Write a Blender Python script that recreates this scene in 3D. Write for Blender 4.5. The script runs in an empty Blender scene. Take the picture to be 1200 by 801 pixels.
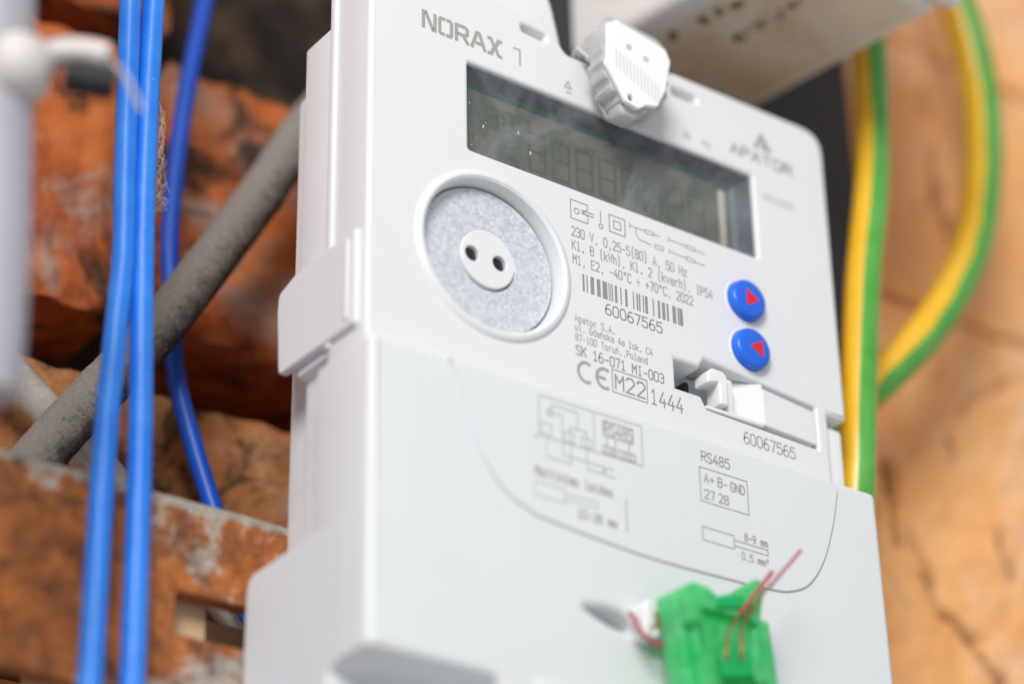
import bpy, bmesh, math, random
from mathutils import Vector, Matrix, noise
random.seed(7)
MM = 0.001                                   # the scene is modelled in millimetres, stored in metres
scene = bpy.context.scene
COL = scene.collection

# ------------------------------------------------------------------ camera
cam_data = bpy.data.cameras.new('camera')
cam = bpy.data.objects.new('camera', cam_data); COL.objects.link(cam)
YAW, PITCH, ROLL = math.radians(36.1788), math.radians(28.8703), math.radians(-1.0236)
fw = Vector((math.sin(YAW)*math.cos(PITCH), math.cos(YAW)*math.cos(PITCH), math.sin(PITCH)))
rt = Vector((math.cos(YAW), -math.sin(YAW), 0)); up = rt.cross(fw)
rt, up = rt*math.cos(ROLL)+up*math.sin(ROLL), up*math.cos(ROLL)-rt*math.sin(ROLL)
cam.matrix_world = Matrix(((rt.x, up.x, -fw.x, -248.728*MM), (rt.y, up.y, -fw.y, -345.452*MM),
                           (rt.z, up.z, -fw.z, -253.897*MM), (0, 0, 0, 1)))
cam_data.sensor_width = 36.0; cam_data.lens = 89.824
cam_data.clip_start = 0.01; cam_data.clip_end = 50
cam_data.dof.use_dof = True; cam_data.dof.focus_distance = 0.511; cam_data.dof.aperture_fstop = 5.2
scene.camera = cam

# ------------------------------------------------------------------ light
world = bpy.data.worlds.new('World'); scene.world = world; world.use_nodes = True
wbg = world.node_tree.nodes['Background']
wbg.inputs['Color'].default_value = (0.97, 0.98, 1.0, 1); wbg.inputs['Strength'].default_value = 0.47

def area(name, loc, target, size, power, color):
    d = bpy.data.lights.new(name, 'AREA'); d.shape = 'DISK'; d.size = size; d.energy = power; d.color = color
    o = bpy.data.objects.new(name, d); COL.objects.link(o); o.location = Vector(loc)*MM
    o.rotation_euler = (Vector(target)-Vector(loc)).to_track_quat('-Z', 'Y').to_euler(); return o
area('softbox_lamp', (-740, -850, 490), (30, 20, 0), 0.55, 15.6, (1.0, 0.985, 0.965))

vs = scene.view_settings
vs.view_transform = 'Standard'; vs.look = 'None'; vs.exposure = 0.02; vs.gamma = 1.0
scene.render.engine = 'CYCLES'
scene.cycles.use_denoising = True
scene.cycles.max_bounces = 10; scene.cycles.transmission_bounces = 8; scene.cycles.transparent_max_bounces = 12
scene.cycles.caustics_reflective = False; scene.cycles.caustics_refractive = False
scene.cycles.sample_clamp_indirect = 6

# ------------------------------------------------------------------ materials
M = {}
class NT:
    def __init__(s, name):
        s.m = bpy.data.materials.new(name); s.m.use_nodes = True; s.t = s.m.node_tree
        s.b = s.t.nodes['Principled BSDF']; M[name] = s.m
        s.tc = s.t.nodes.new('ShaderNodeTexCoord')
    def n(s, kind, **kw):
        o = s.t.nodes.new(kind)
        for k, v in kw.items():
            if k in o.inputs: o.inputs[k].default_value = v
            else: setattr(o, k, v)
        return o
    def link(s, a, b): s.t.links.new(a, b)
    def noise(s, scale, detail=4, rough=0.6, dist=0.0, sc=None, coord='Object'):
        o = s.n('ShaderNodeTexNoise', Scale=scale, Detail=detail, Roughness=rough, Distortion=dist)
        src = s.tc.outputs[coord]
        if sc:
            mp = s.n('ShaderNodeMapping'); mp.inputs['Scale'].default_value = sc
            s.link(src, mp.inputs['Vector']); src = mp.outputs[0]
        s.link(src, o.inputs['Vector']); return o.outputs['Fac']
    def ramp(s, fac, stops, interp='LINEAR'):
        r = s.n('ShaderNodeValToRGB'); cr = r.color_ramp; cr.interpolation = interp
        while len(cr.elements) < len(stops): cr.elements.new(0.5)
        for e, (p, c) in zip(cr.elements, stops):
            e.position = p; e.color = (c, c, c, 1) if not hasattr(c, '__len__') else (*c, 1)
        s.link(fac, r.inputs[0]); return r.outputs[0]
    def mix(s, fac, a, b):
        m = s.n('ShaderNodeMix', data_type='RGBA')
        if hasattr(fac, 'links'): s.link(fac, m.inputs[0])
        else: m.inputs[0].default_value = fac
        for v, k in ((a, 6), (b, 7)):
            if hasattr(v, 'links'): s.link(v, m.inputs[k])
            else: m.inputs[k].default_value = (*v, 1)
        return m.outputs[2]
    def col(s, v):
        if hasattr(v, 'links'): s.link(v, s.b.inputs['Base Color'])
        else: s.b.inputs['Base Color'].default_value = (*v, 1)
    def rough(s, v):
        if hasattr(v, 'links'): s.link(v, s.b.inputs['Roughness'])
        else: s.b.inputs['Roughness'].default_value = v
    def bump(s, h, strength, dist):
        b = s.n('ShaderNodeBump', Strength=strength, Distance=dist)
        s.link(h, b.inputs['Height']); s.link(b.outputs[0], s.b.inputs['Normal'])

def plain(name, c, rough=0.45, bump=None, **kw):
    k = NT(name); k.col(c); k.rough(rough)
    for kk, v in kw.items(): k.b.inputs[kk.replace('_', ' ')].default_value = v
    if bump: k.bump(k.noise(bump[0], 3), bump[1], bump[2])
    return k

def plastic(name, c, dirt_shade, rough=0.42):
    k = NT(name)
    spots = k.ramp(k.noise(900, 2, 0.5), [(0.0, 0), (0.715, 0), (0.79, 1)])
    film = k.ramp(k.noise(38, 6, 0.7), [(0.35, 0), (0.75, 1)])
    fm = k.n('ShaderNodeMath', operation='MULTIPLY'); k.link(film, fm.inputs[0]); fm.inputs[1].default_value = 0.35
    c2 = k.mix(fm.outputs[0], c, tuple(x*0.93 for x in c))
    sm = k.n('ShaderNodeMath', operation='MULTIPLY'); k.link(spots, sm.inputs[0]); sm.inputs[1].default_value = dirt_shade
    k.col(k.mix(sm.outputs[0], c2, (0.42, 0.36, 0.28)))
    k.rough(k.ramp(k.noise(60, 4), [(0.3, rough-0.06), (0.7, rough+0.1)]))
    k.bump(k.noise(2600, 2, 0.5), 0.12, 0.00006)
    return k
plastic('light_grey_plastic', (0.74, 0.755, 0.77), 0.25)
plastic('cover_plastic', (0.725, 0.745, 0.76), 0.16, 0.46)
plastic('white_plastic', (0.80, 0.81, 0.81), 0.12, 0.38)
plain('print_ink', (0.285, 0.268, 0.255), 0.6)
plain('faded_ink', (0.37, 0.355, 0.34), 0.6)
plain('pale_ink', (0.46, 0.47, 0.48), 0.6)
plain('groove_shade', (0.47, 0.47, 0.47), 0.6)  # grey of the shaded line along the label field
plain('logo_ink', (0.37, 0.345, 0.315), 0.5)
plain('black_rubber', (0.006, 0.006, 0.008), 0.65)
plain('lens_black', (0.01, 0.011, 0.02), 0.12)
plain('button_blue', (0.012, 0.13, 0.72), 0.34, (700, 0.1, 0.0001))
plain('mark_red', (0.72, 0.012, 0.02), 0.45)
plain('copper', (0.45, 0.17, 0.06), 0.35, Metallic=0.8)
plain('red_sheath', (0.70, 0.12, 0.14), 0.3, Transmission_Weight=0.45)
plain('pale_red_sheath', (0.78, 0.36, 0.37), 0.3, Transmission_Weight=0.4)

k = NT('felt_metal')                                     # speckled zinc ring of the optical port
v = k.n('ShaderNodeTexVoronoi', Scale=1500); k.link(k.tc.outputs['Object'], v.inputs['Vector'])
k.col(k.mix(k.ramp(v.outputs['Color'], [(0.1, 0), (0.9, 1)]), (0.50, 0.53, 0.58), (0.72, 0.75, 0.80)))
k.b.inputs['Metallic'].default_value = 0.12; k.rough(0.42); k.bump(v.outputs['Distance'], 0.35, 0.0002)

k = NT('dark_bezel')
k.col(k.mix(k.ramp(k.noise(160, 5), [(0.35, 0), (0.7, 1)]), (0.022, 0.028, 0.048), (0.12, 0.13, 0.18))); k.rough(0.55); k.b.inputs['Specular IOR Level'].default_value = 0.25
k = NT('lcd_panel')
k.col(k.mix(k.ramp(k.noise(150, 5, 0.65, 0.3, (1, 1, 0.25)), [(0.3, 0), (0.7, 1)]), (0.068, 0.090, 0.072), (0.155, 0.145, 0.118))); k.rough(0.25)
plain('lcd_edge', (0.01, 0.07, 0.065), 0.3)
plain('lcd_segment', (0.083, 0.098, 0.078), 0.3)

k = NT('window_glass')                                   # clear pane with dust and rub marks on it
out = k.t.nodes['Material Output']
tr = k.n('ShaderNodeBsdfTransparent'); gl = k.n('ShaderNodeBsdfGlossy', Roughness=0.06); df = k.n('ShaderNodeBsdfDiffuse')
df.inputs['Color'].default_value = (0.62, 0.65, 0.68, 1)
fr0 = k.n('ShaderNodeFresnel', IOR=1.49); geo = k.n('ShaderNodeNewGeometry'); fr = k.n('ShaderNodeMath', operation='MULTIPLY')
inv = k.n('ShaderNodeMath', operation='SUBTRACT'); inv.inputs[0].default_value = 1.0; k.link(geo.outputs['Backfacing'], inv.inputs[1])
k.link(fr0.outputs[0], fr.inputs[0]); k.link(inv.outputs[0], fr.inputs[1])
m1 = k.n('ShaderNodeMixShader'); m2 = k.n('ShaderNodeMixShader')
k.link(fr.outputs[0], m1.inputs[0]); k.link(tr.outputs[0], m1.inputs[1]); k.link(gl.outputs[0], m1.inputs[2])
d1 = k.ramp(k.noise(1100, 2, 0.5), [(0.0, 0), (0.72, 0), (0.80, 0.35)])
d2 = k.ramp(k.noise(45, 5, 0.65, 1.2), [(0.42, 0.015), (0.72, 0.15)])
ad = k.n('ShaderNodeMath', operation='MAXIMUM'); k.link(d1, ad.inputs[0]); k.link(d2, ad.inputs[1])
k.link(ad.outputs[0], m2.inputs[0]); k.link(m1.outputs[0], m2.inputs[1]); k.link(df.outputs[0], m2.inputs[2])
k.link(m2.outputs[0], out.inputs['Surface'])

k = NT('clear_plastic')                                  # milky clear plastic: light passes and scatters
pb = k.b; pb.inputs['Base Color'].default_value = (0.95, 0.95, 0.95, 1); pb.inputs['Roughness'].default_value = 0.14; pb.inputs['Transmission Weight'].default_value = 0.35; pb.inputs['IOR'].default_value = 1.3
tl = k.n('ShaderNodeBsdfTranslucent'); tl.inputs['Color'].default_value = (0.92, 0.92, 0.92, 1); ms = k.n('ShaderNodeMixShader'); ms.inputs[0].default_value = 0.4
k.link(pb.outputs[0], ms.inputs[1]); k.link(tl.outputs[0], ms.inputs[2]); k.link(ms.outputs[0], k.t.nodes['Material Output'].inputs['Surface'])
plain('white_label', (0.88, 0.88, 0.88), 0.35)
k = NT('green_plastic'); k.col(k.mix(k.ramp(k.noise(120, 4), [(0.3, 0), (0.7, 1)]), (0.01, 0.70, 0.20), (0.30, 0.92, 0.50)))
k.rough(0.2); k.b.inputs['Transmission Weight'].default_value = 0.3; k.bump(k.noise(330, 4, 0.6, 0.8), 0.9, 0.0009)
tl = k.n('ShaderNodeBsdfTranslucent'); tl.inputs['Color'].default_value = (0.14, 0.92, 0.40, 1); ms = k.n('ShaderNodeMixShader'); ms.inputs[0].default_value = 0.42
k.link(k.b.outputs[0], ms.inputs[1]); k.link(tl.outputs[0], ms.inputs[2]); k.link(ms.outputs[0], k.t.nodes['Material Output'].inputs['Surface'])
k = NT('deep_green_plastic'); k.col((0.0, 0.55, 0.14)); k.rough(0.25); k.b.inputs['Transmission Weight'].default_value = 0.3

def sheath(name, a, b, rough, sc=300, dust=0.0):
    k = NT(name)
    c = k.mix(k.ramp(k.noise(90, 5, 0.7), [(0.35, 0), (0.75, 1)]), a, b)
    if dust:
        d = k.ramp(k.noise(1300, 2, 0.5), [(0.70, 0), (0.76, dust)])
        c = k.mix(d, c, (0.55, 0.52, 0.50))
    k.col(c); k.rough(rough); k.bump(k.noise(sc, 3, 0.5, 0, (1, 1, 6)), 0.15, 0.0003)
    return k
sheath('blue_sheath', (0.008, 0.19, 0.80), (0.03, 0.27, 0.86), 0.40, 420, 0.5)
sheath('deep_blue_sheath', (0.003, 0.085, 0.60), (0.005, 0.11, 0.68), 0.42)
sheath('yellow_sheath', (0.84, 0.45, 0.015), (0.88, 0.54, 0.04), 0.32, 300, 0.35)
sheath('green_sheath', (0.06, 0.33, 0.03), (0.14, 0.44, 0.09), 0.30, 300, 0.35)

k = NT('dusty_cable_shaded')
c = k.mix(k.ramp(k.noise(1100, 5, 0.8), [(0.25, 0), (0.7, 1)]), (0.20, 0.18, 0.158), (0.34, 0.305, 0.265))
sx = k.n('ShaderNodeSeparateXYZ'); gm = k.n('ShaderNodeNewGeometry'); k.link(gm.outputs['True Normal'], sx.inputs[0])     # underside shade painted dark by the normal; dusty grey stays above
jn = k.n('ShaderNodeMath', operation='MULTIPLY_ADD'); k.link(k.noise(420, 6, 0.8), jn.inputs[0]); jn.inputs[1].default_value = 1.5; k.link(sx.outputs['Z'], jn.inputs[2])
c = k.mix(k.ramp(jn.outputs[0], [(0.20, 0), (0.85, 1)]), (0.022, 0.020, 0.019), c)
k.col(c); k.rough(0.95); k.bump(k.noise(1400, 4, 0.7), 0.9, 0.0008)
k = NT('pale_conduit_plastic'); k.col(k.mix(k.ramp(k.noise(120, 5, 0.7), [(0.4, 0), (0.7, 1)]), (0.58, 0.55, 0.50), (0.34, 0.30, 0.25))); k.rough(0.35)
k.b.inputs['Metallic'].default_value = 0.1
plain('lilac_plastic', (0.40, 0.385, 0.44), 0.4, (90, 0.1, 0.0005))
plain('cream_cap', (0.60, 0.56, 0.54), 0.5)
k = NT('yellowed_plastic')
st = k.ramp(k.noise(26, 6, 0.7, 0.6), [(0.48, 0), (0.72, 1)])
k.col(k.mix(st, (0.76, 0.735, 0.72), (0.68, 0.63, 0.58))); k.rough(0.4); k.bump(k.noise(500, 3), 0.1, 0.0002)
plain('aged_lettering', (0.17, 0.12, 0.05), 0.7)
k = NT('stained_plastic')
k.col(k.mix(k.ramp(k.noise(26, 6, 0.7, 0.6), [(0.42, 0), (0.70, 1)]), (0.70, 0.61, 0.52), (0.50, 0.36, 0.22))); k.rough(0.45)
plain('shadow_dark', (0.020, 0.020, 0.024), 0.6, (300, 0.2, 0.0004))

k = NT('rusty_steel')
n1 = k.noise(34, 8, 0.68, 0.5); n2 = k.noise(150, 7, 0.72, 0.3); n3 = k.noise(500, 4, 0.7)
rust = k.mix(k.ramp(n2, [(0.32, 0), (0.66, 1)]), (0.085, 0.030, 0.018), (0.56, 0.175, 0.035))
zinc = k.mix(k.ramp(n2, [(0.35, 0), (0.65, 1)]), (0.22, 0.195, 0.17), (0.50, 0.43, 0.36))
sep = k.n('ShaderNodeSeparateXYZ'); k.link(k.tc.outputs['Object'], sep.inputs[0])
zr = k.n('ShaderNodeMapRange'); k.link(sep.outputs['Z'], zr.inputs['Value'])       # edge highlight painted as a paler band along the upper edge
zr.inputs['From Min'].default_value = -0.0508; zr.inputs['From Max'].default_value = -0.0484; zr.inputs['To Min'].default_value = 0.0; zr.inputs['To Max'].default_value = 0.20
n12 = k.n('ShaderNodeMath', operation='MULTIPLY_ADD'); k.link(n2, n12.inputs[0]); n12.inputs[1].default_value = 0.45
k.link(n1, n12.inputs[2]); nz = k.n('ShaderNodeMath', operation='ADD'); k.link(n12.outputs[0], nz.inputs[0]); k.link(zr.outputs[0], nz.inputs[1])
mask = k.ramp(nz.outputs[0], [(0.735, 1), (0.80, 0)])
k.col(k.mix(mask, zinc, rust)); k.rough(k.ramp(n1, [(0.45, 0.9), (0.58, 0.5)]))
k.bump(n3, 0.8, 0.0009)
k = NT('pine_wood')
k.col(k.mix(k.noise(60, 5, 0.6, 0.8, (1, 1, 5)), (0.62, 0.40, 0.24), (0.72, 0.53, 0.34))); k.rough(0.7)

def brick_mat(name, a, b, dark, light, dk=(0.55, 0.70), lt=(0.55, 0.72), ds=17):
    k = NT(name)
    n1 = k.noise(34, 10, 0.78, 0.4); n2 = k.noise(16, 9, 0.74, 0.6); n3 = k.noise(240, 5, 0.7); n4 = k.noise(ds, 7, 0.7, 1.0, (1.3, 1, 1))
    c = k.mix(k.ramp(n1, [(0.35, 0), (0.65, 1)]), a, b)
    c = k.mix(k.ramp(n2, [(lt[0], 0), (lt[1], 0.85)]), c, light)
    c = k.mix(k.ramp(n4, [(dk[0], 0), (dk[1], 0.9)]), c, dark)
    at = k.n('ShaderNodeAttribute', attribute_name='dirt_shade')  # crack shade painted into the brick colour through this attribute
    am = k.n('ShaderNodeMath', operation='MULTIPLY'); k.link(at.outputs['Fac'], am.inputs[0]); am.inputs[1].default_value = 0.72
    c = k.mix(am.outputs[0], c, (0.06, 0.04, 0.03))
    k.col(c); k.rough(0.9); k.bump(n3, 0.7, 0.0012)
    return k
brick_mat('red_brick', (0.34, 0.062, 0.014), (0.66, 0.185, 0.040), (0.028, 0.018, 0.013), (0.46, 0.31, 0.24), (0.50, 0.59), (0.55, 0.64), 24)
brick_mat('pale_brick', (0.34, 0.105, 0.035), (0.48, 0.22, 0.075), (0.06, 0.035, 0.015), (0.60, 0.42, 0.28), (0.49, 0.58), (0.52, 0.66), 42)
brick_mat('orange_brick', (0.86, 0.37, 0.115), (0.92, 0.50, 0.215), (0.42, 0.19, 0.08), (0.92, 0.66, 0.46), (0.58, 0.74), (0.5, 0.72), 30)
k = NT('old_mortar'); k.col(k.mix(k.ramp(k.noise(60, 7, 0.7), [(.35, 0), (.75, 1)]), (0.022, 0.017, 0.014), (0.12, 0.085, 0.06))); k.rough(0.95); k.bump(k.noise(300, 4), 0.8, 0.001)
k = NT('orange_mortar'); k.col(k.mix(k.noise(60, 7, 0.7), (0.52, 0.26, 0.12), (0.70, 0.42, 0.24))); k.rough(0.95); k.bump(k.noise(300, 4), 0.8, 0.001)
plain('cobweb', (0.55, 0.46, 0.36), 0.8)
k = NT('void_shade'); k.col(k.mix(k.ramp(k.noise(60, 6, .7), [(.45, 0), (.7, 1)]), (0.014, 0.009, 0.007), (0.10, 0.06, 0.035))); k.rough(0.95)  # near-black colour for the shaded depth of the wall gap

# ------------------------------------------------------------------ helpers
def link_mesh(name, verts, faces, mats, parent=None, smooth=35, mi=None):
    """verts in world millimetres; one mesh object"""
    me = bpy.data.meshes.new(name)
    vv = [Vector(p)*MM for p in verts]
    off = Vector((0, 0, 0))
    if parent is None:
        xs = [p.x for p in vv]; ys = [p.y for p in vv]; zs = [p.z for p in vv]
        off = Vector(((min(xs)+max(xs))/2, (min(ys)+max(ys))/2, min(zs)))
    me.from_pydata([p-off for p in vv], [], faces)
    for m in ([mats] if isinstance(mats, str) else mats): me.materials.append(M[m])
    if mi: me.polygons.foreach_set('material_index', mi)
    me.update()
    bm = bmesh.new(); bm.from_mesh(me); bmesh.ops.recalc_face_normals(bm, faces=bm.faces); bm.to_mesh(me); bm.free()
    if smooth:
        me.polygons.foreach_set('use_smooth', [True]*len(me.polygons)); me.set_sharp_from_angle(angle=math.radians(smooth))
    o = bpy.data.objects.new(name, me); COL.objects.link(o)
    if parent is None: o.location = off
    else:
        o.parent = parent
        if parent.type == 'EMPTY' or parent.parent is None: o.location = -parent.location
    return o
def tag(o, label, cat, group=None, kind=None):
    if label: o['label'] = label
    if cat: o['category'] = cat
    if group: o['group'] = group
    if kind: o['kind'] = kind
    return o
def empty(name, loc, label, cat, group=None):
    o = bpy.data.objects.new(name, None); COL.objects.link(o); o.location = Vector(loc)*MM; o.empty_display_size = 0.02
    return tag(o, label, cat, group)

def rpoly(pts, seg=6):
    """polygon of (x, z[, radius]) with rounded corners"""
    out = []; n = len(pts)
    for i, p in enumerate(pts):
        r = p[2] if len(p) > 2 else 0
        a = Vector(pts[i-1][:2]); b = Vector(p[:2]); c = Vector(pts[(i+1) % n][:2])
        if r <= 0: out.append(tuple(b)); continue
        u = (a-b).normalized(); w = (c-b).normalized(); ang = u.angle(w)
        t = min(r/math.tan(ang/2), (a-b).length*0.49, (c-b).length*0.49)
        p0 = b+u*t; p1 = b+w*t
        for k in range(seg+1):
            s = k/seg; q = (1-s)**2*p0+2*s*(1-s)*b+s*s*p1; out.append(tuple(q))
    return out
def circ(cx, cz, r, n=48, rz=None):
    return [(cx+r*math.cos(2*math.pi*k/n), cz+(rz or r)*math.sin(2*math.pi*k/n)) for k in range(n)]
def plate(name, outer, holes, y0, y1, bev, mat, parent=None, axis='Y', back_bevel=True):
    """outline in XZ (axis Y) or YZ (axis X), extruded y0..y1 with bevelled rims and holes"""
    cu = bpy.data.curves.new('tmp', 'CURVE'); cu.dimensions = '2D'; cu.fill_mode = 'BOTH'
    for loop in [outer]+list(holes):
        sp = cu.splines.new('POLY'); sp.points.add(len(loop)-1)
        for q, p in zip(sp.points, loop): q.co = (p[0], p[1], 0, 1)
        sp.use_cyclic_u = True
    cu.bevel_depth = bev; cu.bevel_resolution = 3 if bev > 0 else 0; cu.offset = -bev
    cu.extrude = max((y1-y0)/2-bev, 0.0)
    t = bpy.data.objects.new('tmp', cu); COL.objects.link(t)
    dg = bpy.context.evaluated_depsgraph_get(); dg.update()
    me = bpy.data.meshes.new_from_object(t.evaluated_get(dg))
    ym = (y0+y1)/2
    if axis == 'Y': vs_ = [(v.co.x, ym-v.co.z, v.co.y) for v in me.vertices]
    else: vs_ = [(ym+v.co.z, v.co.x, v.co.y) for v in me.vertices]
    fs = [tuple(p.vertices) for p in me.polygons]
    bpy.data.objects.remove(t); bpy.data.curves.remove(cu); bpy.data.meshes.remove(me)
    return link_mesh(name, vs_, fs, mat, parent, 30)
def box(name, x0, x1, y0, y1, z0, z1, mat, parent=None, bev=0.6, seg=2, rot=None):
    bm = bmesh.new(); bmesh.ops.create_cube(bm, size=1)
    for v in bm.verts: v.co = ((x0+x1)/2+v.co.x*(x1-x0), (y0+y1)/2+v.co.y*(y1-y0), (z0+z1)/2+v.co.z*(z1-z0))
    if bev: bmesh.ops.bevel(bm, geom=bm.edges[:], offset=bev, segments=seg, affect='EDGES', profile=0.6)
    if rot: bmesh.ops.rotate(bm, verts=bm.verts, cent=rot[0], matrix=Matrix.Rotation(rot[1], 3, rot[2] if len(rot) > 2 else 'Z'))
    bm.verts.index_update()
    vs_ = [v.co.copy() for v in bm.verts]; fs = [[v.index for v in f.verts] for f in bm.faces]; bm.free()
    return link_mesh(name, vs_, fs, mat, parent, 40)
def lathe(name, prof, c, mat, parent=None, n=64, axis='Y', smooth=35):
    """prof: list of (radius, y) about axis through c=(x, y, z)"""
    vs_ = []; fs = []; m = len(prof)
    for k in range(n):
        a = 2*math.pi*k/n
        for r, y in prof:
            if axis == 'Y': vs_.append((c[0]+r*math.cos(a), c[1]+y, c[2]+r*math.sin(a)))
            elif axis == 'Z': vs_.append((c[0]+r*math.cos(a), c[1]+r*math.sin(a), c[2]+y))
            else: vs_.append((c[0]+y, c[1]+r*math.cos(a), c[2]+r*math.sin(a)))
    for k in range(n):
        for j in range(m-1):
            a, b = k*m+j, ((k+1) % n)*m+j; fs.append((a, b, b+1, a+1))
    return link_mesh(name, vs_, fs, mat, parent, smooth)
def spline(pts, per=10):
    P = [Vector(p) for p in pts]; out = []
    for i in range(len(P)-1):
        p0 = P[i-1] if i else P[0]*2-P[1]; p1, p2 = P[i], P[i+1]; p3 = P[i+2] if i+2 < len(P) else P[-1]*2-P[-2]
        for k in range(per):
            t = k/per
            out.append(0.5*((2*p1)+(p2-p0)*t+(2*p0-5*p1+4*p2-p3)*t*t+(3*p1-p0-3*p2+p3)*t**3))
    out.append(P[-1]); return out
def tube_geo(path, r, n=16, wob=0.0, seed=0, cap=True):
    vs_ = []; fs = []; nrm = []
    up0 = Vector((0.31, 0.2, 0.9)); t0 = (path[1]-path[0]).normalized(); x = t0.cross(up0).normalized()
    for i, p in enumerate(path):
        t = (path[min(i+1, len(path)-1)]-path[max(i-1, 0)]).normalized()
        x = (x-t*x.dot(t)).normalized(); y = t.cross(x)
        rr = r if not callable(r) else r(i/(len(path)-1))
        for k in range(n):
            a = 2*math.pi*k/n; d = x*math.cos(a)+y*math.sin(a)
            w = 1+wob*noise.noise(p*0.35+d*1.7+Vector((seed, 0, 0))) if wob else 1
            vs_.append(p+d*rr*w)
    for i in range(len(path)-1):
        for k in range(n):
            a = i*n+k; b = i*n+(k+1) % n; fs.append((a, b, b+n, a+n))
    if cap: fs.append(tuple(range(n))); fs.append(tuple(range(len(vs_)-n, len(vs_))))
    return vs_, fs
def tube(name, pts, r, mat, parent=None, per=10, n=16, wob=0.0, seed=0):
    v, f = tube_geo(spline(pts, per), r, n, wob, seed)
    return link_mesh(name, v, f, mat, parent, 60)
def quads(name, rects, y, mat, parent):
    """flat print: rectangles (x0, x1, z0, z1) on the plane y"""
    vs_ = []; fs = []
    for x0, x1, z0, z1 in rects:
        b = len(vs_); vs_ += [(x0, y, z0), (x1, y, z0), (x1, y, z1), (x0, y, z1)]; fs.append((b, b+1, b+2, b+3))
    return link_mesh(name, vs_, fs, mat, parent, 0)
def ribbons(name, lines, w, y, mat, parent):
    """flat print: polylines in XZ drawn with a pen of width w"""
    vs_ = []; fs = []
    for li, ln in enumerate(lines):
        P = [Vector(p) for p in ln]; yy = y-0.002*(li % 5)
        closed = len(P) > 2 and (P[0]-P[-1]).length < 1e-6
        if closed: P = P[:-1]
        n = len(P); b = len(vs_)
        for i in range(n):
            a = P[i-1] if (i or closed) else None; c = P[(i+1) % n] if (i < n-1 or closed) else None
            d0 = (P[i]-a).normalized() if a is not None else None; d1 = (c-P[i]).normalized() if c is not None else None
            if d0 is None: d0 = d1
            if d1 is None: d1 = d0
            t = d0+d1
            t = t.normalized() if t.length > 1e-4 else d0
            nn = Vector((-t.y, t.x)); s = min(1/max(nn.dot(Vector((-d0.y, d0.x))), 0.35), 2.2)
            e = Vector((0, 0))
            if not closed and i == 0: e = -d1*w*0.4
            if not closed and i == n-1: e = d0*w*0.4
            p = P[i]+e
            for sg in (1, -1): q = p+nn*(w/2*s*sg); vs_.append((q.x, yy, q.y))
        for i in range(n if closed else n-1):
            j = (i+1) % n; fs.append((b+2*i, b+2*i+1, b+2*j+1, b+2*j))
    return link_mesh(name, vs_, fs, mat, parent, 0)
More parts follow.
